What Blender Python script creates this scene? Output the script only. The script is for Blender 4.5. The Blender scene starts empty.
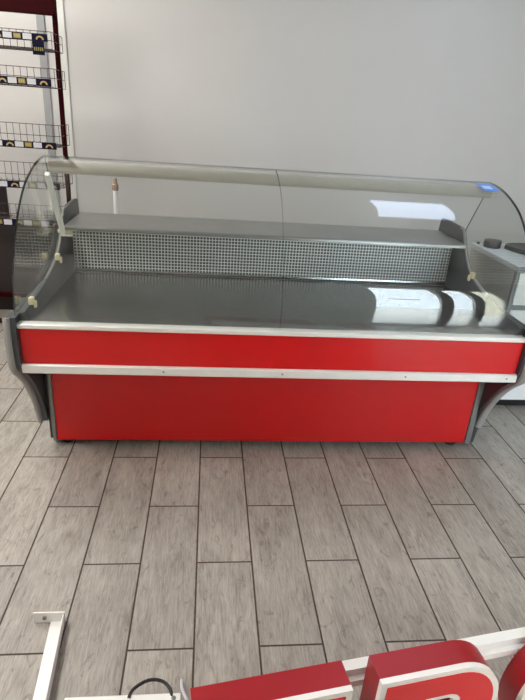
import bpy, bmesh, math, random
from mathutils import Vector, Matrix
random.seed(7)
SC = bpy.context.scene
COL = SC.collection

# ------------------------------------------------------------------ camera
CAM_LOC = (-0.363, -1.9754, 1.4066)
PITCH, YAW, ROLL, FPX = 0.416303, 0.115728, 0.0721677, 535.0
cam_d = bpy.data.cameras.new('camera')
cam = bpy.data.objects.new('camera', cam_d)
COL.objects.link(cam)
cam_d.sensor_fit = 'VERTICAL'
cam_d.sensor_height = 24.0
cam_d.lens = FPX / 700.0 * 24.0
cam_d.clip_start = 0.02
cp, sp, cy, sy = math.cos(PITCH), math.sin(PITCH), math.cos(YAW), math.sin(YAW)
fw = Vector((sy * cp, cy * cp, -sp))
r0 = Vector((cy, -sy, 0))
u0 = r0.cross(fw)
rt = math.cos(ROLL) * r0 + math.sin(ROLL) * u0
up = -math.sin(ROLL) * r0 + math.cos(ROLL) * u0
M = Matrix((rt, up, -fw)).transposed().to_4x4()
M.translation = CAM_LOC
cam.matrix_world = M
SC.camera = cam

# ------------------------------------------------------------------ world, exposure
SC.view_settings.view_transform = 'Standard'
SC.view_settings.look = 'None'
SC.view_settings.gamma = 1.0
SC.view_settings.exposure = 0.0
SC.view_settings.use_curve_mapping = False
SC.cycles.transparent_max_bounces = 32
SC.cycles.max_bounces = 10
SC.cycles.sample_clamp_indirect = 8.0
world = bpy.data.worlds.new('sky')
SC.world = world
world.use_nodes = True
wn = world.node_tree
bg = wn.nodes['Background']
bg.inputs[0].default_value = (0.80, 0.90, 1.0, 1)
bg.inputs[1].default_value = 13.0
LAMP_STRENGTH = 6.0
FILL_STRENGTH = 44.0
sun_d = bpy.data.lights.new('sun', 'SUN')
sun_d.energy = 6.0
sun_d.angle = 0.01
sun_d.color = (1.0, 0.94, 0.84)
sun = bpy.data.objects.new('sun', sun_d)
COL.objects.link(sun)
sun.rotation_euler = Vector((0.10, -0.42, -0.9)).to_track_quat('-Z', 'Y').to_euler()


# ------------------------------------------------------------------ helpers
def S(r, g, b):
    f = lambda c: (c / 255 / 12.92) if c / 255 <= 0.04045 else ((c / 255 + 0.055) / 1.055) ** 2.4
    return (f(r), f(g), f(b), 1)


def new_mat(name):
    m = bpy.data.materials.new(name)
    m.use_nodes = True
    return m, m.node_tree, m.node_tree.nodes['Principled BSDF']


def N(nt, typ, **kw):
    n = nt.nodes.new(typ)
    for k, v in kw.items():
        setattr(n, k, v)
    return n


def mat(name, col, rough=0.5, metal=0.0, var=0.06, scale=20.0, bump=0.0, stretch=None, spec=0.5, coat=0.0):
    """procedural: base colour with soft noise variation, optional bump"""
    m, nt, b = new_mat(name)
    tc = N(nt, 'ShaderNodeTexCoord')
    mp = N(nt, 'ShaderNodeMapping')
    if stretch:
        mp.inputs['Scale'].default_value = stretch
    nz = N(nt, 'ShaderNodeTexNoise')
    nz.inputs['Scale'].default_value = scale
    nz.inputs['Detail'].default_value = 4
    nt.links.new(tc.outputs['Object'], mp.inputs[0])
    nt.links.new(mp.outputs[0], nz.inputs['Vector'])
    mx = N(nt, 'ShaderNodeMix', data_type='RGBA')
    mx.inputs[6].default_value = tuple(max(0, c * (1 - var)) for c in col[:3]) + (1,)
    mx.inputs[7].default_value = tuple(min(1, c * (1 + var)) for c in col[:3]) + (1,)
    nt.links.new(nz.outputs['Fac'], mx.inputs[0])
    nt.links.new(mx.outputs[2], b.inputs['Base Color'])
    b.inputs['Roughness'].default_value = rough
    b.inputs['Metallic'].default_value = metal
    b.inputs['Specular IOR Level'].default_value = spec
    b.inputs['Coat Weight'].default_value = coat
    b.inputs['Coat Roughness'].default_value = 0.08
    if bump:
        bp = N(nt, 'ShaderNodeBump')
        bp.inputs['Strength'].default_value = bump
        bp.inputs['Distance'].default_value = 0.01
        nt.links.new(nz.outputs['Fac'], bp.inputs['Height'])
        nt.links.new(bp.outputs[0], b.inputs['Normal'])
    return m


def glass_mat(name, tint, refl=1.0):
    """thin clear pane: tinted transparency plus mirror reflection by Schlick's law"""
    m = bpy.data.materials.new(name)
    m.use_nodes = True
    nt = m.node_tree
    nt.nodes.clear()
    out = N(nt, 'ShaderNodeOutputMaterial')
    tr = N(nt, 'ShaderNodeBsdfTransparent')
    tr.inputs[0].default_value = tint
    gl = N(nt, 'ShaderNodeBsdfGlossy')
    gl.inputs['Roughness'].default_value = 0.0
    gl.inputs['Color'].default_value = (1, 1, 1, 1)
    lw = N(nt, 'ShaderNodeLayerWeight')
    lw.inputs[0].default_value = 0.5
    pw = N(nt, 'ShaderNodeMath', operation='POWER')
    pw.inputs[1].default_value = 5.0
    mm = N(nt, 'ShaderNodeMath', operation='MULTIPLY_ADD')
    mm.inputs[1].default_value = 0.95 * refl
    mm.inputs[2].default_value = 0.045 * refl
    mix = N(nt, 'ShaderNodeMixShader')
    nt.links.new(lw.outputs['Facing'], pw.inputs[0])
    nt.links.new(pw.outputs[0], mm.inputs[0])
    nt.links.new(mm.outputs[0], mix.inputs[0])
    nt.links.new(tr.outputs[0], mix.inputs[1])
    nt.links.new(gl.outputs[0], mix.inputs[2])
    nt.links.new(mix.outputs[0], out.inputs[0])
    return m


def emis(name, col, strength):
    m, nt, b = new_mat(name)
    b.inputs['Base Color'].default_value = col
    b.inputs['Emission Color'].default_value = col
    b.inputs['Emission Strength'].default_value = strength
    return m


def link_mesh(name, bm, mats, parent=None, smooth=False):
    bmesh.ops.recalc_face_normals(bm, faces=bm.faces[:])
    me = bpy.data.meshes.new(name)
    bm.to_mesh(me)
    bm.free()
    if smooth:
        for p in me.polygons:
            p.use_smooth = True
        me.set_sharp_from_angle(angle=math.radians(38))
    for m in (mats if isinstance(mats, (list, tuple)) else [mats]):
        me.materials.append(m)
    o = bpy.data.objects.new(name, me)
    COL.objects.link(o)
    if parent is not None:
        o.parent = parent
        o.matrix_parent_inverse = Matrix.Identity(4)
        pl = Vector(parent['origin']) if 'origin' in parent else Vector((0, 0, 0))
        # parts are built in world coordinates; shift them into the frame of their parent
        if parent.parent is None:
            o.location = -Vector(parent.location)
    return o


def box(bm, x0, x1, y0, y1, z0, z1, bev=0.0, seg=2, mi=0):
    vs = [bm.verts.new((x, y, z)) for x in (x0, x1) for y in (y0, y1) for z in (z0, z1)]
    q = [(0, 1, 3, 2), (4, 6, 7, 5), (0, 4, 5, 1), (2, 3, 7, 6), (0, 2, 6, 4), (1, 5, 7, 3)]
    fs = [bm.faces.new([vs[i] for i in f]) for f in q]
    for f in fs:
        f.material_index = mi
    if bev:
        es = list({e for f in fs for e in f.edges})
        bmesh.ops.bevel(bm, geom=es, offset=bev, segments=seg, affect='EDGES', profile=0.5)
    return vs


def prism(bm, prof, x0, x1, bev=0.0, seg=2):
    """polygon of (y, z) points extruded along x"""
    a = [bm.verts.new((x0, y, z)) for y, z in prof]
    b = [bm.verts.new((x1, y, z)) for y, z in prof]
    n = len(prof)
    f0 = bm.faces.new(a)
    f1 = bm.faces.new(b[::-1])
    for i in range(n):
        bm.faces.new((a[i], b[i], b[(i + 1) % n], a[(i + 1) % n]))
    if bev:
        bmesh.ops.bevel(bm, geom=list(f0.edges) + list(f1.edges), offset=bev, segments=seg, affect='EDGES')


def tube(bm, pts, r, n=8, closed=False):
    pts = [Vector(p) for p in pts]
    rings = []
    ref = None
    for i, p in enumerate(pts):
        a = pts[i - 1] if i else (pts[-1] if closed else p)
        c = pts[(i + 1) % len(pts)] if (i < len(pts) - 1 or closed) else p
        d = (c - a).normalized()
        if ref is None:
            ref = Vector((0, 0, 1)) if abs(d.z) < 0.9 else Vector((1, 0, 0))
        s = d.cross(ref).normalized()
        t = s.cross(d).normalized()
        ref = t
        rings.append([bm.verts.new(p + r * (math.cos(k * 2 * math.pi / n) * s + math.sin(k * 2 * math.pi / n) * t)) for k in range(n)])
    m = len(rings)
    for i in range(m if closed else m - 1):
        A, B = rings[i], rings[(i + 1) % m]
        for k in range(n):
            bm.faces.new((A[k], A[(k + 1) % n], B[(k + 1) % n], B[k]))
    if not closed:
        bm.faces.new(rings[0])
        bm.faces.new(rings[-1][::-1])


def lathe(bm, prof, c, n=24):
    """profile of (radius, z) about the vertical through c"""
    rings = []
    for r, z in prof:
        rings.append([bm.verts.new((c[0] + r * math.cos(2 * math.pi * k / n), c[1] + r * math.sin(2 * math.pi * k / n), c[2] + z)) for k in range(n)])
    for A, B in zip(rings, rings[1:]):
        for k in range(n):
            bm.faces.new((A[k], A[(k + 1) % n], B[(k + 1) % n], B[k]))
    bm.faces.new(rings[0])
    bm.faces.new(rings[-1])


def smooth_path(pts, n=6):
    """Catmull-Rom through 2-D points"""
    out = []
    P = [pts[0]] + list(pts) + [pts[-1]]
    for i in range(1, len(P) - 2):
        for k in range(n):
            t = k / n
            q = []
            for d in range(len(pts[0])):
                p0, p1, p2, p3 = P[i - 1][d], P[i][d], P[i + 1][d], P[i + 2][d]
                q.append(0.5 * (2 * p1 + (p2 - p0) * t + (2 * p0 - 5 * p1 + 4 * p2 - p3) * t * t + (3 * p1 - p0 - 3 * p2 + p3) * t ** 3))
            out.append(tuple(q))
    out.append(tuple(pts[-1]))
    return out


def offset_line(pts, d):
    """offset an open 2-D polyline sideways by d"""
    out = []
    for i, p in enumerate(pts):
        a = pts[max(i - 1, 0)]
        b = pts[min(i + 1, len(pts) - 1)]
        t = Vector((b[0] - a[0], b[1] - a[1])).normalized()
        out.append((p[0] - t.y * d, p[1] + t.x * d))
    return out


def thing(name, label, cat, loc=(0, 0, 0), group=None):
    o = bpy.data.objects.new(name, None)
    o.empty_display_size = 0.1
    COL.objects.link(o)
    o.location = loc
    o['label'] = label
    o['category'] = cat
    if group:
        o['group'] = group
    return o


def tag(o, label, cat, group=None):
    o['label'] = label
    o['category'] = cat
    if group:
        o['group'] = group
    return o


def struct(o):
    o['kind'] = 'structure'
    return o


def part(name, bm, m, parent, smooth=False, label=None):
    o = link_mesh(name, bm, m, parent, smooth)
    if label:
        o['label'] = label
    return o


def sub(name, bm, m, parent, root, smooth=False, label=None):
    """sub-part: its parent part sits at -root.location, so world coordinates stay right with no offset"""
    o = link_mesh(name, bm, m, None, smooth)
    o.parent = parent
    if label:
        o['label'] = label
    return o


# ------------------------------------------------------------------ materials
def floor_mat():
    m, nt, b = new_mat('wood_look_tile')
    L = nt.links.new
    P, HL, ODD = 0.1875, 0.30121, 1.0545
    tc = N(nt, 'ShaderNodeTexCoord')
    sx = N(nt, 'ShaderNodeSeparateXYZ')
    L(tc.outputs['Object'], sx.inputs[0])

    def ma(op, a, b_=None, c=None):
        n = N(nt, 'ShaderNodeMath', operation=op)
        for i, v in enumerate((a, b_, c)):
            if v is None:
                continue
            if isinstance(v, (int, float)):
                n.inputs[i].default_value = v
            else:
                L(v, n.inputs[i])
        return n.outputs[0]
    u = ma('DIVIDE', sx.outputs[0], P)
    colf = ma('FLOOR', u)
    par = ma('FLOORED_MODULO', colf, 2.0)
    yt = ma('MULTIPLY_ADD', par, HL * ODD, sx.outputs[1])
    v = ma('DIVIDE', yt, HL * 2)
    rowf = ma('FLOOR', v)
    du = ma('MULTIPLY', ma('PINGPONG', u, 0.5), P)          # metres to the nearest long joint
    dv = ma('MULTIPLY', ma('PINGPONG', v, 0.5), HL * 2)
    d = ma('MINIMUM', du, dv)
    jn = N(nt, 'ShaderNodeTexNoise')
    jn.inputs['Scale'].default_value = 60
    L(tc.outputs['Object'], jn.inputs['Vector'])
    dj = ma('MULTIPLY_ADD', jn.outputs['Fac'], 0.0012, d)
    g = N(nt, 'ShaderNodeMapRange')
    g.inputs[1].default_value = 0.0026
    g.inputs[2].default_value = 0.0042
    L(dj, g.inputs[0])                                        # 0 in the grout, 1 on the tile
    cid = N(nt, 'ShaderNodeCombineXYZ')
    L(colf, cid.inputs[0])
    L(rowf, cid.inputs[1])
    wn_ = N(nt, 'ShaderNodeTexWhiteNoise')
    L(cid.outputs[0], wn_.inputs[0])
    # grain, stretched along the plank, shifted per tile
    sc = N(nt, 'ShaderNodeVectorMath', operation='SCALE')
    L(wn_.outputs['Color'], sc.inputs[0])
    sc.inputs['Scale'].default_value = 37.0
    ad = N(nt, 'ShaderNodeVectorMath', operation='ADD')
    L(tc.outputs['Object'], ad.inputs[0])
    L(sc.outputs[0], ad.inputs[1])

    def grain(scale, st, det, rough=0.6, dist=0.0):
        mp = N(nt, 'ShaderNodeMapping')
        mp.inputs['Scale'].default_value = st
        L(ad.outputs[0], mp.inputs[0])
        z = N(nt, 'ShaderNodeTexNoise')
        z.inputs['Scale'].default_value = scale
        z.inputs['Detail'].default_value = det
        z.inputs['Roughness'].default_value = rough
        z.inputs['Distortion'].default_value = dist
        L(mp.outputs[0], z.inputs['Vector'])
        return z.outputs['Fac']
    fine = grain(17, (11, 1.0, 1), 8, 0.72, 0.5)
    wide = grain(4, (3.2, 0.9, 1), 3, 0.5, 0.8)
    knots = grain(12, (2.4, 1.0, 1), 6, 0.75, 1.2)
    r1 = N(nt, 'ShaderNodeValToRGB')
    e = r1.color_ramp.elements
    e[0].position, e[0].color = 0.34, S(120, 114, 106)
    e[1].position, e[1].color = 0.68, S(182, 175, 166)
    mid = r1.color_ramp.elements.new(0.5)
    mid.color = S(156, 149, 140)
    f2 = ma('MULTIPLY_ADD', wide, 0.30, ma('MULTIPLY', fine, 0.70))
    L(f2, r1.inputs[0])
    # darker knot smudges
    kr = N(nt, 'ShaderNodeMapRange')
    kr.inputs[1].default_value = 0.56
    kr.inputs[2].default_value = 0.67
    L(knots, kr.inputs[0])
    mk = N(nt, 'ShaderNodeMix', data_type='RGBA')
    L(ma('MULTIPLY', kr.outputs[0], 0.6), mk.inputs[0])
    L(r1.outputs[0], mk.inputs[6])
    mk.inputs[7].default_value = S(96, 84, 73)
    # each tile a touch lighter or darker
    hv = N(nt, 'ShaderNodeHueSaturation')
    L(mk.outputs[2], hv.inputs['Color'])
    L(ma('MULTIPLY_ADD', wn_.outputs['Value'], 0.16, 0.92), hv.inputs['Value'])
    mg = N(nt, 'ShaderNodeMix', data_type='RGBA')
    L(g.outputs[0], mg.inputs[0])
    mg.inputs[6].default_value = S(62, 50, 42)
    L(hv.outputs[0], mg.inputs[7])
    L(mg.outputs[2], b.inputs['Base Color'])
    rr = N(nt, 'ShaderNodeMapRange')
    rr.inputs[3].default_value = 0.85
    rr.inputs[4].default_value = 0.5
    L(g.outputs[0], rr.inputs[0])
    L(rr.outputs[0], b.inputs['Roughness'])
    bp = N(nt, 'ShaderNodeBump')
    bp.inputs['Strength'].default_value = 0.35
    bp.inputs['Distance'].default_value = 0.002
    L(ma('MULTIPLY_ADD', fine, 0.35, g.outputs[0]), bp.inputs['Height'])
    L(bp.outputs[0], b.inputs['Normal'])
    return m


def steel_mat(name, col, rough, direction):
    """brushed steel: streaky roughness and colour"""
    m, nt, b = new_mat(name)
    tc = N(nt, 'ShaderNodeTexCoord')
    mp = N(nt, 'ShaderNodeMapping')
    mp.inputs['Scale'].default_value = direction
    nz = N(nt, 'ShaderNodeTexNoise')
    nz.inputs['Scale'].default_value = 6
    nz.inputs['Detail'].default_value = 5
    nt.links.new(tc.outputs['Object'], mp.inputs[0])
    nt.links.new(mp.outputs[0], nz.inputs['Vector'])
    n2 = N(nt, 'ShaderNodeTexNoise')
    n2.inputs['Scale'].default_value = 5
    n2.inputs['Detail'].default_value = 3
    nt.links.new(tc.outputs['Object'], n2.inputs['Vector'])
    mr = N(nt, 'ShaderNodeMapRange')
    mr.inputs[3].default_value = rough * 0.75
    mr.inputs[4].default_value = rough * 1.3
    nt.links.new(n2.outputs['Fac'], mr.inputs[0])
    nt.links.new(mr.outputs[0], b.inputs['Roughness'])
    mx = N(nt, 'ShaderNodeMix', data_type='RGBA')
    mx.inputs[6].default_value = tuple(c * 0.86 for c in col[:3]) + (1,)
    mx.inputs[7].default_value = tuple(min(1, c * 1.1) for c in col[:3]) + (1,)
    nt.links.new(nz.outputs['Fac'], mx.inputs[0])
    nt.links.new(mx.outputs[2], b.inputs['Base Color'])
    b.inputs['Metallic'].default_value = 1.0
    return m


M_FLOOR = floor_mat()
M_WALL = mat('wall_paint', S(206, 203, 199), 0.7, var=0.03, scale=3.0)
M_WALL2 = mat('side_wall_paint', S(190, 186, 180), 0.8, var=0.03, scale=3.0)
M_CEIL = mat('ceiling_paint', S(215, 213, 208), 0.8, var=0.02, scale=3.0)
M_TRIM = mat('white_trim', S(222, 220, 214), 0.5, var=0.03)
M_RED = mat('red_laminate', S(197, 17, 19), 0.22, var=0.05, scale=4.0)
M_ALU = mat('white_aluminium', S(222, 220, 215), 0.38, metal=0.15, var=0.05, scale=12)
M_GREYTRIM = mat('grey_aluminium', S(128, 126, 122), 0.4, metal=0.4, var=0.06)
M_PLASTIC = mat('dark_grey_plastic', S(60, 64, 68), 0.42, var=0.06)
M_EDGE = mat('light_grey_plastic', S(142, 141, 138), 0.38, var=0.06)
M_BLACK = mat('black_plastic', S(24, 24, 25), 0.45, var=0.1)
M_UNDER = mat('dark_underside', S(60, 58, 56), 0.6, var=0.1)
M_STEEL = steel_mat('brushed_steel_deck', (0.36, 0.37, 0.37), 0.22, (1.0, 30, 1))
M_SHELF = steel_mat('brushed_steel_shelf', (0.36, 0.36, 0.355), 0.34, (0.6, 40, 40))
M_PERF = mat('perforated_steel', S(238, 239, 238), 0.42, metal=0.1, var=0.08, scale=5)
M_EVAP = mat('dark_duct', S(20, 20, 20), 0.6, var=0.5, scale=7)
M_GLASS = glass_mat('clear_glass', (0.955, 0.968, 0.962, 1))
M_GEDGE = mat('glass_edge', S(36, 50, 48), 0.15, var=0.1)
M_CREAM = mat('cream_plastic', S(214, 204, 164), 0.45, var=0.08)
M_CANOPY = mat('beige_canopy', S(166, 160, 146), 0.42, var=0.06, scale=3, stretch=(1, 20, 20))
M_WHITE = mat('white_paint_metal', S(236, 234, 230), 0.4, var=0.03)
M_BLUE = mat('blue_sticker', S(84, 138, 222), 0.4, var=0.05)
M_PALEBLUE = mat('pale_blue_print', S(186, 214, 240), 0.45, var=0.05)
M_MAROON = mat('maroon_paint', S(46, 4, 7), 0.6, var=0.08, spec=0.05)
M_WIRE = mat('dark_wire', S(62, 44, 46), 0.4, metal=0.5, var=0.1)
M_NAVY = mat('navy_strip', S(14, 12, 38), 0.6, var=0.08, spec=0.1)
M_TAGW = mat('white_card', S(198, 198, 202), 0.6, var=0.03)
M_YEL = mat('yellow_print', S(178, 152, 92), 0.5, var=0.05)
M_OLIVE = mat('olive_print', S(136, 124, 66), 0.5, var=0.1)
M_DARKBOARD = mat('dark_board', S(34, 24, 23), 0.6, var=0.15)
M_CABW = mat('cabinet_white', S(232, 232, 230), 0.35, var=0.02)
M_CABG = mat('cabinet_grey', S(112, 114, 114), 0.5, var=0.06)
M_CABSIDE = mat('cabinet_grey_wood', S(180, 177, 170), 0.5, var=0.14, scale=6, stretch=(1, 1, 14))
M_CABTOP = mat('cabinet_top', S(205, 208, 212), 0.35, var=0.03)
M_TAN = mat('tan_fitting', S(140, 112, 92), 0.5, var=0.15)
M_SIGNSIDE = mat('sign_red_side', S(156, 16, 26), 0.4, var=0.05)
M_SIGNFACE = mat('sign_red_face', S(226, 42, 48), 0.3, var=0.03)
M_SIGNTRIM = mat('sign_white_trim', S(240, 236, 232), 0.4, var=0.02)
M_LAMP = emis('lamp_diffuser', (0.66, 0.78, 1.0, 1), LAMP_STRENGTH)
M_FILL_WARM = emis('warm_fill_panel', (1.0, 0.965, 0.93, 1), FILL_STRENGTH * 0.72)  # this and the next two: glow of the added fill panels
M_FILL_SOFT = emis('soft_fill_panel', (1.0, 0.97, 0.94, 1), FILL_STRENGTH * 0.92)
M_FILL_COOL = emis('cool_fill_panel', (0.90, 0.95, 1.0, 1), FILL_STRENGTH * 0.30)
M_PAVE = mat('pavement', S(232, 230, 224), 0.9, var=0.1, scale=4)
M_TAPE = mat('tape_grey', S(120, 120, 118), 0.4, var=0.1)

# ------------------------------------------------------------------ room
XL, XR, YF, YB, ZC = -4.6, 4.0, -2.2, 2.1, 3.0
bm = bmesh.new()
box(bm, XL, XR, YF, YB, -0.05, 0)
struct(link_mesh('floor', bm, M_FLOOR))
bm = bmesh.new()
box(bm, XL - .12, XR + .12, YF - .12, YB + .12, ZC, ZC + .1)
struct(link_mesh('ceiling', bm, M_CEIL))
bm = bmesh.new()
box(bm, XL, XR, YB, YB + .12, -0.05, ZC)
struct(link_mesh('wall_back', bm, M_WALL))
bm = bmesh.new()
box(bm, XL - .12, XL, YF - .12, YB + .12, -0.05, ZC)
struct(link_mesh('wall_left', bm, M_WALL2))
bm = bmesh.new()
box(bm, XR, XR + .12, YF - .12, YB + .12, -0.05, ZC)
struct(link_mesh('wall_right', bm, M_WALL2))
# front wall behind the camera: a shopfront right, a second window left
WINS = [(0.92, 1.54, 0.0, 2.0), (1.56, 1.82, 0.0, 2.0), (1.82, 2.08, 0.0, 2.0)]
bm = bmesh.new()
edges = [XL]
for a, b_, z0, z1 in WINS:
    box(bm, edges[-1], a, YF - .12, YF, -0.05, ZC)
    box(bm, a, b_, YF - .12, YF, z1, ZC)
    box(bm, a, b_, YF - .12, YF, -0.05, z0)
    edges.append(b_)
box(bm, edges[-1], XR, YF - .12, YF, -0.05, ZC)
struct(link_mesh('wall_front', bm, M_WALL2))
for k, (a, b_, z0, z1) in enumerate(WINS):
    bm = bmesh.new()
    for q in ((a, a + .04, z0, z1), (b_ - .04, b_, z0, z1), (a + .04, b_ - .04, z0, z0 + .04), (a + .04, b_ - .04, z1 - .04, z1)):
        box(bm, q[0], q[1], YF - .08, YF - .03, q[2], q[3])
    o = struct(link_mesh('window_%d' % (k + 1), bm, M_TRIM))
    bm = bmesh.new()
    box(bm, a + .04, b_ - .04, YF - .058, YF - .052, z0 + .04, z1 - .04)
    g = link_mesh('pane', bm, M_GLASS)
    g.parent = o
    if k == 0:
        bm = bmesh.new()
        box(bm, 1.05, 1.31, YF - .02, YF - .005, 1.03, 1.06, 0.004)
        box(bm, 1.07, 1.09, YF - .06, YF - .02, 1.035, 1.055)
        box(bm, 1.27, 1.29, YF - .06, YF - .02, 1.035, 1.055)
        link_mesh('push_bar', bm, M_BLACK).parent = o
bm = bmesh.new()
box(bm, -30, 30, -40, YF - .13, -0.1, -0.03)
struct(link_mesh('ground', bm, M_PAVE))
bm = bmesh.new()
box(bm, 4.08, 9.0, -6.6, -6.0, -0.1, 5.0)
struct(link_mesh('wall_street', bm, mat('cream_render', S(236, 226, 202), 0.9, var=0.06, scale=4)))
# boxed pipe casing and a darker grey strip on the back wall by the rack
bm = bmesh.new()
box(bm, -1.375, -1.310, YB - .012, YB, 0, ZC, 0.004)
struct(link_mesh('trim_1', bm, M_TRIM))
bm = bmesh.new()
box(bm, -1.485, -1.435, YB - .012, YB, 0, ZC, 0.004)
struct(link_mesh('trim_2', bm, mat('grey_strip', S(158, 158, 158), 0.6, var=0.04)))
# one recessed lamp, then three unseen fill panels added to brighten the room
for x, y, lb in ((1.19, 0.67, 'recessed ceiling lamp above the right half of the display counter'),
                 (-2.2, 0.9, 'added ceiling fill light, out of view at the far left, towards the back wall'),
                 (-2.4, -1.0, 'added ceiling fill light, out of view at the far left, towards the shopfront'),
                 (2.9, -1.1, 'added ceiling fill light, out of view at the far right, towards the shopfront')):
    t = thing('ceiling_lamp_or_fill', lb, 'lamp', (x, y, ZC), 'recessed ceiling lamps')
    bm = bmesh.new()
    for q in ((-.32, .32, -.54, -.52), (-.32, .32, .52, .54), (-.32, -.30, -.52, .52), (.30, .32, -.52, .52)):
        box(bm, x + q[0], x + q[1], y + q[2], y + q[3], ZC - .014, ZC - .001)
    part('frame', bm, M_WHITE, t)
    bm = bmesh.new()
    box(bm, x - .30, x + .30, y - .52, y + .52, ZC - .008, ZC - .001)
    part('diffuser', bm, M_FILL_WARM if x < 0 < y else M_FILL_SOFT if x < 0 else M_FILL_COOL if x > 2 else M_LAMP, t)

# ------------------------------------------------------------------ the refrigerated counter
XA, XB = -1.035, 0.897          # inner faces of the two end panels
LA, LB = -0.997, 0.858          # inner faces of their thick linings above the deck
BA, BB = -1.000, 0.871          # ends of the red lower panel
CT = thing('display_counter', 'long red refrigerated display counter with curved glass front', 'display counter', (-0.064, 0.35, 0))

# base
bm = bmesh.new()
box(bm, XA + .002, XB - .002, 0.095, 0.80, 0.035, 0.46)
part('base', bm, M_UNDER, CT)
bm = bmesh.new()
box(bm, BA, BB, 0.080, 0.094, 0.035, 0.452, 0.002)
part('lower_panel', bm, M_RED, CT)
for x0, x1 in ((BA - .018, BA - .001), (BB + .001, BB + .030)):
    bm = bmesh.new()
    box(bm, x0, x1, 0.074, 0.10, 0.03, 0.452, 0.004)
    part('corner_trim', bm, M_GREYTRIM, CT)
for x in (BA + .03, BB - .04):
    for y in (0.14, 0.72):
        bm = bmesh.new()
        lathe(bm, [(0.030, 0), (0.032, 0.006), (0.032, 0.014), (0.02, 0.018), (0.012, 0.02), (0.012, 0.036)], (x, y, 0), 20)
        part('foot', bm, M_BLACK, CT, True)
# upper body
bm = bmesh.new()
prism(bm, [(-.105, .470), (.09, .462), (.80, .455), (.80, .64), (-.105, .64)], XA, XB)
part('tub', bm, M_UNDER, CT)
bm = bmesh.new()
box(bm, XA + .002, XB - .002, -0.122, -0.106, 0.503, 0.644, 0.002)
part('upper_panel', bm, M_RED, CT)
bm = bmesh.new()
prism(bm, [(-.106, .466), (-.13, .467), (-.135, .471), (-.135, .499), (-.13, .503), (-.106, .503)], XA, XB)
bs = part('bumper_strip', bm, M_ALU, CT)
for x in (-0.52, -0.065, 0.43, 0.855):
    bm = bmesh.new()
    bmesh.ops.create_uvsphere(bm, u_segments=10, v_segments=6, radius=0.0042, matrix=Matrix.Translation((x, -0.1352, 0.486)) @ Matrix.Diagonal((1, .4, 1, 1)))
    sub('screw', bm, M_GREYTRIM, bs, CT, True)
bm = bmesh.new()
prism(bm, [(-.106, .644), (-.128, .644), (-.131, .647), (-.131, .659), (-.128, .662), (-.095, .662), (-.095, .646)], XA, XB)
part('top_rail', bm, M_ALU, CT)
# deck, back grille, shelf
bm = bmesh.new()
prism(bm, [(-.0945, .664), (-.0945, .655), (.60, .640), (.615, .642), (.615, .672), (.5985, .669), (.597, .660), (.58, .655)], LA + .001, LB - .001)
part('deck', bm, M_STEEL, CT)
PIT = 0.0152
nx, nz = int((LB - LA) / PIT), 14
x00 = (LA + LB) / 2 - nx * PIT / 2
z00, hh = 0.664, 0.0106
xs, zs = [LA + .001], [z00 - .003]
for i in range(nx):
    xs += [x00 + i * PIT + (PIT - hh) / 2, x00 + i * PIT + (PIT + hh) / 2]
for j in range(nz):
    zs += [z00 + j * PIT + (PIT - hh) / 2, z00 + j * PIT + (PIT + hh) / 2]
xs.append(LB - .001)
zs.append(0.885)
bm = bmesh.new()
vv = [[bm.verts.new((x, 0.600, z)) for z in zs] for x in xs]
for i in range(len(xs) - 1):
    for j in range(len(zs) - 1):
        if i % 2 == 1 and j % 2 == 1:
            continue
        bm.faces.new((vv[i][j], vv[i + 1][j], vv[i + 1][j + 1], vv[i][j + 1]))
gr = part('grille', bm, M_PERF, CT)
md = gr.modifiers.new('thickness', 'SOLIDIFY')
md.thickness = 0.0014
md.offset = 0
bm = bmesh.new()
box(bm, LA + .001, LB - .001, 0.70, 0.80, 0.64, 0.885)
part('rear_wall', bm, M_EVAP, CT)
bm = bmesh.new()
prism(bm, [(.455, .895), (.452, .892), (.452, .881), (.455, .879), (.460, .880), (.460, .886), (.80, .886), (.80, .897), (.46, .897)], LA + .001, LB - .001)
part('shelf', bm, M_SHELF, CT)

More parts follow.
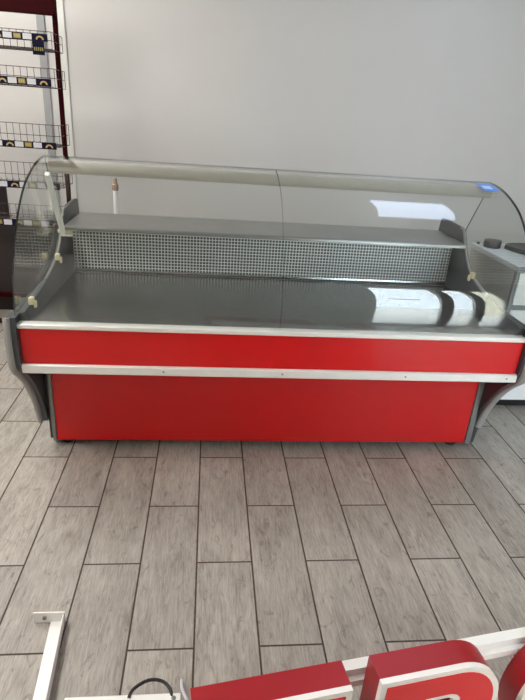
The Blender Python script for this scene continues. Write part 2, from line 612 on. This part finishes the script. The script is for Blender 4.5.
# end panels
CURVE = smooth_path([(-.150, .690), (-.157, .64), (-.158, .56), (-.154, .505), (-.138, .470), (-.100, .435), (-.048, .380), (.000, .310), (.042, .23), (.075, .125)], 4)
TOPC = smooth_path([(.855, .90), (.845, .945), (.81, .958), (.60, .952), (.562, .938), (.530, .895), (.490, .842), (.42, .785), (.32, .747), (.17, .717), (.02, .700), (-.09, .690)], 4)
for side, (xi, xo) in enumerate(((XA, XA - .042), (XB, XB + .044))):
    sgn = 1 if xo > xi else -1
    li = (LA, LB)[side]
    foot_z = (.125, .02)[side]
    inn = offset_line(CURVE, 0.012)
    bm = bmesh.new()
    prism(bm, inn + [(.105, foot_z), (.84, foot_z), (.855, foot_z + .04), (.855, .690)], xi, xo - sgn * .010)
    ep = part('end_panel', bm, M_PLASTIC, CT, True)
    # sloping lining above the deck, rising towards the back
    bm = bmesh.new()
    xt = xi - sgn * .016
    n = len(TOPC)
    ra = [bm.verts.new((xi - sgn * .002, y, z)) for y, z in TOPC]
    rb = [bm.verts.new((xt, y, z)) for y, z in TOPC]
    rc = [bm.verts.new((li, y, .646)) for y, z in TOPC]
    rd = [bm.verts.new((xi - sgn * .002, y, .646)) for y, z in TOPC]
    rings = [ra, rb, rc, rd]
    for A, B in zip(rings, rings[1:] + rings[:1]):
        for k in range(n - 1):
            bm.faces.new((A[k], A[k + 1], B[k + 1], B[k]))
    bm.faces.new([r_[0] for r_ in rings])
    bm.faces.new([r_[-1] for r_ in rings][::-1])
    sub('lining', bm, M_PLASTIC, ep, CT, True)
    # rounded light-grey edge along the front and down the leg
    bm = bmesh.new()
    inl = offset_line(CURVE, 0.026)
    outl = offset_line(CURVE, -0.004)
    a0, a1 = xi + sgn * (.018, .008)[side], xo
    sec = []
    for (yo, zo), (yi, zi) in zip(outl, inl):
        ring = []
        for t in ((a0, 1.0), (a0, .30), (a0 + sgn * .004, .08), (a0 + sgn * .010, 0), (a1 - sgn * .014, 0), (a1 - sgn * .006, .10), (a1, .35), (a1, 1.0)):
            ring.append(bm.verts.new((t[0], yo + (yi - yo) * t[1], zo + (zi - zo) * t[1])))
        sec.append(ring)
    for A, B in zip(sec, sec[1:]):
        for k in range(8):
            bm.faces.new((A[k], A[(k + 1) % 8], B[(k + 1) % 8], B[k]))
    bm.faces.new(sec[0])
    bm.faces.new(sec[-1])
    sub('edge_bumper', bm, M_EDGE, ep, CT, True, 'light grey rounded edge')
    # thin lighter lip along the upper curve
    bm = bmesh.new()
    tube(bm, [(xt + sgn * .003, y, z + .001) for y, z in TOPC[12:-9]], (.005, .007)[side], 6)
    sub('lip', bm, M_EDGE if side else M_GREYTRIM, ep, CT, True)  # left lip a darker grey: its shade is put into the material
    # cream clips that hold the side glass
    for yy, zz in (((-.015, .700), (.38, .765)) if side == 0 else ((.37, .762),)):
        bm = bmesh.new()
        xc = xt - sgn * .006
        box(bm, xc - .009, xc + .009, yy - .013, yy + .013, zz - .002, zz + .026, 0.004)
        box(bm, xc - sgn * .013 - .005, xc - sgn * .013 + .005, yy - .008, yy + .008, zz - .014, zz + .012, 0.003)
        sub('glass_clip', bm, M_CREAM, ep, CT, True, 'cream glass clip')
    if side == 0:
        bm = bmesh.new()
        box(bm, LA - .03, LA + .035, .462, .480, .862, .880, 0.005)
        box(bm, LA + .005, LA + .028, .458, .484, .856, .886, 0.004)
        sub('glass_clip', bm, M_CREAM, ep, CT, True, 'cream glass clip')

# glass
GP = [(-.1148, .662), (-.1136, .72), (-.108, .77), (-.097, .82), (-.077, .866), (-.046, .924), (.0, .987), (.06, 1.053), (.143, 1.114), (.26, 1.162), (.36, 1.184), (.43, 1.190)]
GS = smooth_path(GP, 5)
GI = offset_line(GS, -0.006)
for x0, x1 in ((-1.0435, -0.0865), (-0.0845, 0.890)):
    bm = bmesh.new()
    rows = []
    for (yo, zo), (yi, zi) in zip(GS, GI):
        rows.append([bm.verts.new(p) for p in ((x0, yo, zo), (x1, yo, zo), (x1, yi, zi), (x0, yi, zi))])
    for A, B in zip(rows, rows[1:]):
        for k in range(4):
            f = bm.faces.new((A[k], A[(k + 1) % 4], B[(k + 1) % 4], B[k]))
            f.material_index = 1 if k in (1, 3) else 0
    for R_ in (rows[0], rows[-1]):
        bm.faces.new(R_).material_index = 1
    part('front_glass', bm, [M_GLASS, M_GEDGE], CT, True)
side_poly = [(y, z) for y, z in GI if z > .70 and y < .42] + [(.425, 1.180), (.455, 1.12), (.560, .945)] + [(y, z + .003) for y, z in TOPC if y < .555 and z < .93]
NG = len([0 for y, z in GI if z > .70 and y < .42])
for xs_ in (-1.0408, 0.8872):
    bm = bmesh.new()
    a = [bm.verts.new((xs_ - .0025, y, z)) for y, z in side_poly]
    b_ = [bm.verts.new((xs_ + .0025, y, z)) for y, z in side_poly]
    n = len(a)
    bm.faces.new(a)
    bm.faces.new(b_[::-1])
    for i in range(n):
        bm.faces.new((a[i], b_[i], b_[(i + 1) % n], a[(i + 1) % n])).material_index = 1
    part('side_glass', bm, [M_GLASS, M_GEDGE], CT)
# canopy bar below the glass top, white lamp post on the left
bm = bmesh.new()
box(bm, XA + .022, XB - .022, 0.36, 0.425, 1.128, 1.176, 0.004)
part('canopy_bar', bm, M_CANOPY, CT)
bm = bmesh.new()
p0, p1 = Vector((LA - .004, .295, 1.132)), Vector((LA - .004, .463, .858))
d = (p1 - p0).normalized()
nrm = Vector((0, d.z, -d.y))
vs = []
for p in (p0, p1):
    for sx_, sn in ((-.009, -.011), (.009, -.011), (.009, .011), (-.009, .011)):
        vs.append(bm.verts.new(p + Vector((sx_, 0, 0)) + nrm * sn))
for q in ((0, 1, 2, 3), (7, 6, 5, 4), (0, 4, 5, 1), (1, 5, 6, 2), (2, 6, 7, 3), (3, 7, 4, 0)):
    bm.faces.new([vs[i] for i in q])
box(bm, LA - .012, LA + .034, .452, .472, .852, .859)
part('post', bm, M_WHITE, CT, label='white slanted post')
# blue sticker on the right end of the glass top
bm = bmesh.new()
def glass_pt(y):
    for (a, b_), (c, d_) in zip(GS, GS[1:]):
        if a <= y <= c and b_ > 1.0:
            t = (y - a) / (c - a)
            return b_ + (d_ - b_) * t
    return GS[-1][1]
ys = [0.275 + k * 0.02 for k in range(6)]
rows = [[bm.verts.new((x, y, glass_pt(y) + .0012)) for x in (.79, .862)] for y in ys]
for A, B in zip(rows, rows[1:]):
    bm.faces.new((A[0], A[1], B[1], B[0]))
st = part('sticker', bm, M_BLUE, CT, label='blue sticker')
bm = bmesh.new()
rows = [[bm.verts.new((x, y, glass_pt(y) + .0022)) for x in (.802, .842)] for y in ys[1:4]]
for A, B in zip(rows, rows[1:]):
    bm.faces.new((A[0], A[1], B[1], B[0]))
sub('print', bm, M_PALEBLUE, st, CT)

# ------------------------------------------------------------------ wire rack on the left
RK = thing('display_rack', 'maroon wire display rack with five price-strip baskets against the wall', 'rack', (-1.55, 1.45, 0))
RX0, RX1 = -1.98, -1.205
for x in (RX0 - .012, RX1 + .0):
    bm = bmesh.new()
    box(bm, x - .012, x + .012, 1.415, 1.44, 0.03, 1.90, 0.004)
    part('post', bm, M_MAROON, RK)
    bm = bmesh.new()
    box(bm, x - .014, x + .014, 1.20, 1.62, 0.0, 0.03, 0.005)
    part('foot', bm, M_MAROON, RK)
bm = bmesh.new()
box(bm, RX0 - .02, RX1 + .012, 1.39, 1.414, 1.80, 2.10, 0.004)
part('header', bm, M_MAROON, RK)
bm = bmesh.new()
box(bm, RX0 + .004, RX1 - .016, 1.43, 1.44, 0.25, 0.70)
part('base_panel', bm, M_DARKBOARD, RK)
bm = bmesh.new()
for zz in (0.06, 0.24):
    box(bm, RX0 + .004, RX1 - .016, 1.37, 1.40, zz, zz + .025)
part('base_bar', bm, M_MAROON, RK)


def basket(zb, zt, zs0, zs1):
    """wire basket from zb to zt; price strip on its front from zs0 to zs1"""
    y0, y1, x0, x1, r = 1.300, 1.520, RX0 + .02, RX1 + .006, 0.0018
    bm = bmesh.new()
    tube(bm, [(x0, y0, zb), (x1, y0, zb), (x1, y1, zb), (x0, y1, zb)], r, 5, True)
    for z in ((zb + zt) / 2, zt):
        tube(bm, [(x0, y1, z), (x0, y0, z), (x1, y0, z), (x1, y1, z)], r, 5)
    for x in (x0, x1):
        tube(bm, [(x, y1, zb), (x, y1, zt)], r, 5)
    n = 22
    for i in range(n + 1):
        x = x0 + (x1 - x0) * i / n
        tube(bm, [(x, y0, zt), (x, y0, zb), (x, y1, zb), (x, y1, zb + .012)], r * .8, 4)
    for k in range(1, 5):
        y = y0 + (y1 - y0) * k / 5
        tube(bm, [(x1, y, zt), (x1, y, zb), (x0, y, zb), (x0, y, zt)], r * .8, 4)
    bk = part('wire_basket', bm, M_WIRE, RK)
    bm = bmesh.new()
    box(bm, x0 + .01, RX1 - .012, y0 - .009, y0 - .004, zs0, zs1, 0.001)
    sub('price_strip', bm, M_NAVY, bk, RK)
    h = zs1 - zs0
    x = RX1 - .05
    k = 0
    while x > x0 + .05:
        if k % 4 == 0:                       # yellow arch mark
            bm = bmesh.new()
            pts = [(x + .020 * math.cos(t * math.pi / 10), y0 - .0105, zs0 + h * .22 + h * .5 * math.sin(t * math.pi / 10)) for t in range(11)]
            for a, b_ in zip(pts, pts[1:]):
                ctr = Vector((x, y0 - .0105, zs0 + h * .22))
                q = [Vector(a), Vector(b_), ctr + (Vector(b_) - ctr) * .6, ctr + (Vector(a) - ctr) * .6]
                bm.faces.new([bm.verts.new(v) for v in q])
            ex = bmesh.ops.extrude_face_region(bm, geom=bm.faces[:])
            bmesh.ops.translate(bm, vec=(0, .0014, 0), verts=[v for v in ex['geom'] if isinstance(v, bmesh.types.BMVert)])
            sub('arch_mark', bm, M_YEL, bk, RK)
            x -= .062
        elif k % 2 == 1:
            bm = bmesh.new()
            box(bm, x - .022, x + .022, y0 - .0115, y0 - .0092, zs0 + h * .15, zs1 - h * .1)
            sub('price_card', bm, M_TAGW, bk, RK)
            x -= .050
        else:
            bm = bmesh.new()
            box(bm, x - .018, x + .018, y0 - .0108, y0 - .0092, zs0 + h * .2, zs1 - h * .15)
            sub('printed_mark', bm, M_OLIVE, bk, RK)
            bm = bmesh.new()
            for q in (-.010, 0, .010):
                box(bm, x + q - .003, x + q + .003, y0 - .0114, y0 - .0108, zs0 + h * .35, zs1 - h * .3)
            sub('lettering', bm, M_YEL, bk, RK)
            x -= .048
        k += 1
    return bk


b1 = basket(1.636, 1.715, 1.668, 1.703)
bm = bmesh.new()
box(bm, -1.295, -1.235, 1.286, 1.290, 1.605, 1.668, 0.001)
sub('hanging_tag', bm, M_NAVY, b1, RK)
bm = bmesh.new()
for q in range(5):
    box(bm, -1.287 + q * .010, -1.281 + q * .010, 1.2846, 1.2862, 1.624, 1.640)
sub('lettering', bm, M_OLIVE, b1, RK)
basket(1.455, 1.545, 1.458, 1.495)
basket(1.155, 1.268, 1.142, 1.178)
basket(0.935, 1.065, 0.924, 0.962)
basket(0.720, 0.832, 0.708, 0.747)

bm = bmesh.new()
box(bm, -2.05, -1.69, 1.78, 1.80, 0, 0.885, 0.003)
tag(link_mesh('board', bm, M_DARKBOARD), 'dark brown board standing behind the wire rack at the left edge', 'board')

# white upright pipe behind the counter
PP = thing('pipe', 'white upright pipe with tan end behind the glass counter', 'pipe', (-0.86, 1.05, 0))
bm = bmesh.new()
lathe(bm, [(.013, 0), (.013, .985)], (-0.866, 1.05, 0), 14)
part('tube', bm, M_WHITE, PP, True)
bm = bmesh.new()
lathe(bm, [(.0135, .975), (.017, .98), (.017, 1.005), (.012, 1.01), (.012, 1.03), (.008, 1.038)], (-0.866, 1.05, 0), 14)
part('end_fitting', bm, M_TAN, PP, True, 'tan end fitting')

# ------------------------------------------------------------------ white cabinet on the right
CX0, CX1, CY0, CY1 = 1.150, 2.05, 0.470, 0.985
CB = thing('cabinet', 'white and grey drawer cabinet beside the right end of the counter', 'cabinet', (1.6, .72, 0))
bm = bmesh.new()
box(bm, CX0 + .004, CX1, CY0 + .02, CY1, 0.05, 0.775)
part('carcass', bm, [M_CABSIDE], CB)
bm = bmesh.new()
box(bm, CX0 + .02, CX1, CY0 + .04, CY1 - .02, 0.0, 0.05)
part('plinth', bm, M_BLACK, CB)
bm = bmesh.new()
box(bm, CX0, CX1 + .01, CY0 - .004, CY1 + .01, 0.776, 0.802, 0.002)
tp = part('countertop', bm, M_CABTOP, CB)
bm = bmesh.new()
box(bm, CX0 - .001, CX1 + .011, CY0 - .006, CY0 - .0042, 0.777, 0.801)
sub('edge_band', bm, M_CABG, tp, CB)
bm = bmesh.new()
box(bm, CX0 + .004, CX0 + .022, CY0, CY0 + .02, 0.05, 0.775)
box(bm, CX0 + .022, CX1, CY0 + .004, CY0 + .02, 0.575, 0.600)
part('frame', bm, M_CABG, CB)
for z0, z1 in ((0.600, 0.770), (0.330, 0.575), (0.055, 0.324)):
    bm = bmesh.new()
    box(bm, CX0 + .024, CX1 - .004, CY0 - .002, CY0 + .019, z0 + .002, z1 - .002, 0.002)
    part('drawer_front', bm, M_CABW, CB)

# things on the cabinet
bm = bmesh.new()
prof = [(.018, 0), (.045, 0), (.048, .004), (.048, .036), (.045, .040), (.018, .040)]
n = 28
rings = [[bm.verts.new((1.222 + r * math.cos(2 * math.pi * k / n), .885 + r * math.sin(2 * math.pi * k / n) * .9, .8025 + z)) for k in range(n)] for r, z in prof]
for A, B in zip(rings, rings[1:] + rings[:1]):
    for k in range(n):
        bm.faces.new((A[k], A[(k + 1) % n], B[(k + 1) % n], B[k]))
tr_ = thing('tape_roll', 'black tape roll lying on the cabinet top', 'tape roll', (1.222, .885, .8025))
part('roll', bm, M_BLACK, tr_, True)
bm = bmesh.new()
rings = [[bm.verts.new((1.222 + r * math.cos(2 * math.pi * k / n), .885 + r * math.sin(2 * math.pi * k / n) * .9, .8025 + z)) for k in range(n)] for r, z in ((.0178, .001), (.0178, .039), (.0155, .039), (.0155, .001))]
for A, B in zip(rings, rings[1:] + rings[:1]):
    for k in range(n):
        bm.faces.new((A[k], A[(k + 1) % n], B[(k + 1) % n], B[k]))
part('core', bm, M_TAPE, tr_, True)
bm = bmesh.new()
lathe(bm, [(.007, 0), (.010, .004), (.009, .009), (.005, .013), (.002, .014)], (1.175, .955, .8025), 14)
tag(link_mesh('knob', bm, M_BLACK, None, True), 'tiny black knob at the back corner of the cabinet top', 'knob')
# black leather tray, softly dished
bm = bmesh.new()
outl = smooth_path([(1.285, .86), (1.30, .78), (1.34, .70), (1.42, .66), (1.53, .69), (1.56, .80), (1.52, .90), (1.42, .925), (1.33, .905), (1.285, .86)], 4)[:-1]
cx_, cy_ = 1.42, .79
lv = [(1.0, .0), (1.02, .012), (1.0, .024), (.93, .020), (.80, .010), (.4, .008)]
rings = [[bm.verts.new((cx_ + (x - cx_) * s, cy_ + (y - cy_) * s, .8025 + z)) for x, y in outl] for s, z in lv]
n = len(outl)
for A, B in zip(rings, rings[1:]):
    for k in range(n):
        bm.faces.new((A[k], A[(k + 1) % n], B[(k + 1) % n], B[k]))
bm.faces.new(rings[0])
bm.faces.new(rings[-1])
tag(link_mesh('tray', bm, M_BLACK, None, True), 'shallow black tray on the cabinet top at the right edge', 'tray')

# ------------------------------------------------------------------ channel-letter sign in front
SG = thing('sign', 'red letter sign with white outlines standing on the floor in front', 'sign', (0.0, -1.24, 0))
ANG = math.atan2(.047, .316)
U = Vector((math.cos(ANG), math.sin(ANG), 0))
D = Vector((math.sin(ANG), -math.cos(ANG), 0))       # towards the viewer
H, DEP, TR = 0.36, 0.066, 0.0145


def poly_offset(loop, d):
    """inset (d > 0) a closed counter-clockwise loop with mitred corners"""
    out = []
    n = len(loop)
    for i in range(n):
        p, a, b_ = Vector(loop[i]), Vector(loop[i - 1]), Vector(loop[(i + 1) % n])
        e1, e2 = (p - a).normalized(), (b_ - p).normalized()
        n1, n2 = Vector((-e1.y, e1.x)), Vector((-e2.y, e2.x))
        k = 1 + n1.dot(n2)
        out.append(tuple(p + (n1 + n2) * d / max(k, .3)))
    return out


def fill_solid(loops, w0, w1, org, name, m):
    """filled outline (outer loop plus holes) between depths w0 and w1 in front of org"""
    cu = bpy.data.curves.new('outline', 'CURVE')
    cu.dimensions = '2D'
    cu.fill_mode = 'BOTH'
    for lp in loops:
        s = cu.splines.new('POLY')
        s.points.add(len(lp) - 1)
        for q, (u, v) in zip(s.points, lp):
            q.co = (u, v, 0, 1)
        s.use_cyclic_u = True
    cu.extrude = (w1 - w0) / 2
    tmp = bpy.data.objects.new('outline', cu)
    COL.objects.link(tmp)
    dg = bpy.context.evaluated_depsgraph_get()
    me = bpy.data.meshes.new_from_object(tmp.evaluated_get(dg))
    bpy.data.objects.remove(tmp)
    bpy.data.curves.remove(cu)
    bm = bmesh.new()
    bm.from_mesh(me)
    bpy.data.meshes.remove(me)
    bmesh.ops.remove_doubles(bm, verts=bm.verts[:], dist=1e-5)
    for v in bm.verts:
        u, h_, w = v.co
        v.co = org + U * u + Vector((0, 0, h_)) + D * (w + (w0 + w1) / 2)
    return bm


def arc(cx, cy, rx, ry, a0, a1, n):
    return [(cx + rx * math.cos(math.radians(a0 + (a1 - a0) * k / n)), cy + ry * math.sin(math.radians(a0 + (a1 - a0) * k / n))) for k in range(n + 1)]


def letter(org, outer, holes, lb):
    """outer counter-clockwise, holes clockwise"""
    bm = fill_solid([outer] + holes, 0, DEP - .012, org, 'letter', M_SIGNSIDE)
    L_ = part('letter', bm, M_SIGNSIDE, SG, True, lb)
    face = [poly_offset(outer, TR)] + [poly_offset(h, TR) for h in holes]
    bm = fill_solid([outer] + holes, DEP - .012, DEP, org, 'trim', M_SIGNTRIM)
    sub('white_outline', bm, M_SIGNTRIM, L_, SG, True, 'white outline')
    bm = fill_solid(face, DEP, DEP + .002, org, 'face', M_SIGNFACE)
    sub('face', bm, M_SIGNFACE, L_, SG, True)


w = 0.32
E_ = [(0, 0), (w, 0), (w, .085), (.095, .085), (.095, .138), (w - .03, .138), (w - .03, .222), (.095, .222), (.095, H - .085), (w, H - .085), (w, H), (0, H)]
letter(Vector((-.377, -1.276, 0)), E_, [], 'red letter E')
w = 0.305
bowl = arc(w - .115, H - .131, .115, .131, -60, 90, 18)
R_o = [(0, 0), (.115, 0), (.115, .095), (.140, .095), (w - .118, 0), (w + .004, 0), (w - .075, .120)] + bowl + [(0, H)]
hole = [(.128, H - .091), (.170, H - .091)] + arc(.170, H - .113, .022, .022, 80, -80, 6) + [(.170, H - .135), (.128, H - .135)]
hole = [(u, v) for u, v in hole]
letter(Vector((.002, -1.220, 0)), R_o, [hole], 'red letter R')
O_o = arc(.15, H / 2, .15, H / 2, 0, 360, 48)[:-1]
O_h = arc(.15, H / 2, .062, H / 2 - .085, 360, 0, 32)[:-1]
letter(Vector((.002, -1.220, 0)) + U * .378, O_o, [O_h], 'red letter O')
# rails behind the letters
o0 = Vector((-.377, -1.276, 0))


def rail(z0, z1, u0_, u1_):
    bm = bmesh.new()
    sec = [(-.001, z0), (-.001, z0 + (z1 - z0) * .45), (-.012, z0 + (z1 - z0) * .5), (-.012, z1), (-.036, z1), (-.036, z0)]
    A = [bm.verts.new(o0 + U * u0_ + D * w_ + Vector((0, 0, z))) for w_, z in sec]
    B = [bm.verts.new(o0 + U * u1_ + D * w_ + Vector((0, 0, z))) for w_, z in sec]
    n = len(sec)
    for i in range(n):
        bm.faces.new((A[i], A[(i + 1) % n], B[(i + 1) % n], B[i]))
    bm.faces.new(A)
    bm.faces.new(B[::-1])
    part('rail', bm, M_WHITE, SG, label='white metal rail')


rail(.262, .303, .05, 1.6)
rail(.04, .083, .05, 1.6)

# ------------------------------------------------------------------ white bracket and driver box on the floor
BR = thing('bracket', 'white bent metal bracket lying on the floor at bottom left', 'bracket', (-.76, -.95, 0))
bm = bmesh.new()
a, b_ = Vector((-.775, -.82, .001)), Vector((-.738, -1.35, .001))
d = (b_ - a).normalized()
s = Vector((-d.y, d.x, 0))
for (s0, s1, z0, z1) in ((-.020, .020, .0, .003), (.017, .020, .003, .035)):
    vs = [bm.verts.new(p + s * q + Vector((0, 0, z))) for p in (a, b_) for q in (s0, s1) for z in (z0, z1)]
    for q in ((0, 1, 3, 2), (4, 6, 7, 5), (0, 4, 5, 1), (2, 3, 7, 6), (0, 2, 6, 4), (1, 5, 7, 3)):
        bm.faces.new([vs[i] for i in q])
part('bar', bm, M_WHITE, BR)
bm = bmesh.new()
box(bm, -.842, -.753, -.822, -.818, .001, .040)
part('end_tab', bm, M_WHITE, BR)
bm = bmesh.new()
tube(bm, [(-.81, -.8215, .022), (-.81, -.8265, .022)], .006, 12)
part('screw', bm, M_GREYTRIM, BR)

PS = thing('driver_box', 'white lamp driver box with a black cable on the floor beside the sign', 'power supply', (-.54, -1.10, 0))
bm = bmesh.new()
box(bm, -.695, -.405, -1.125, -1.065, 0.0, .030, 0.003)
part('case', bm, M_WHITE, PS)
for x in (-.682, -.422):
    bm = bmesh.new()
    lathe(bm, [(.006, .030), (.006, .0325), (.003, .034)], (x, -1.08, 0), 10)
    part('screw', bm, M_GREYTRIM, PS, True)
bm = bmesh.new()
tube(bm, smooth_path([(-.535, -1.075, .031), (-.525, -1.055, .036), (-.49, -1.036, .039), (-.455, -1.038, .037), (-.432, -1.058, .033), (-.425, -1.085, .02)], 5), .0045, 8)
part('cable', bm, M_BLACK, PS, True, 'black cable')
bm = bmesh.new()
tube(bm, smooth_path([(-.405, -1.02, .012), (-.402, -1.05, .02), (-.385, -1.09, .03), (-.365, -1.12, .02)], 5), .004, 8)
part('wire', bm, M_TAGW, PS, True, 'white wire')
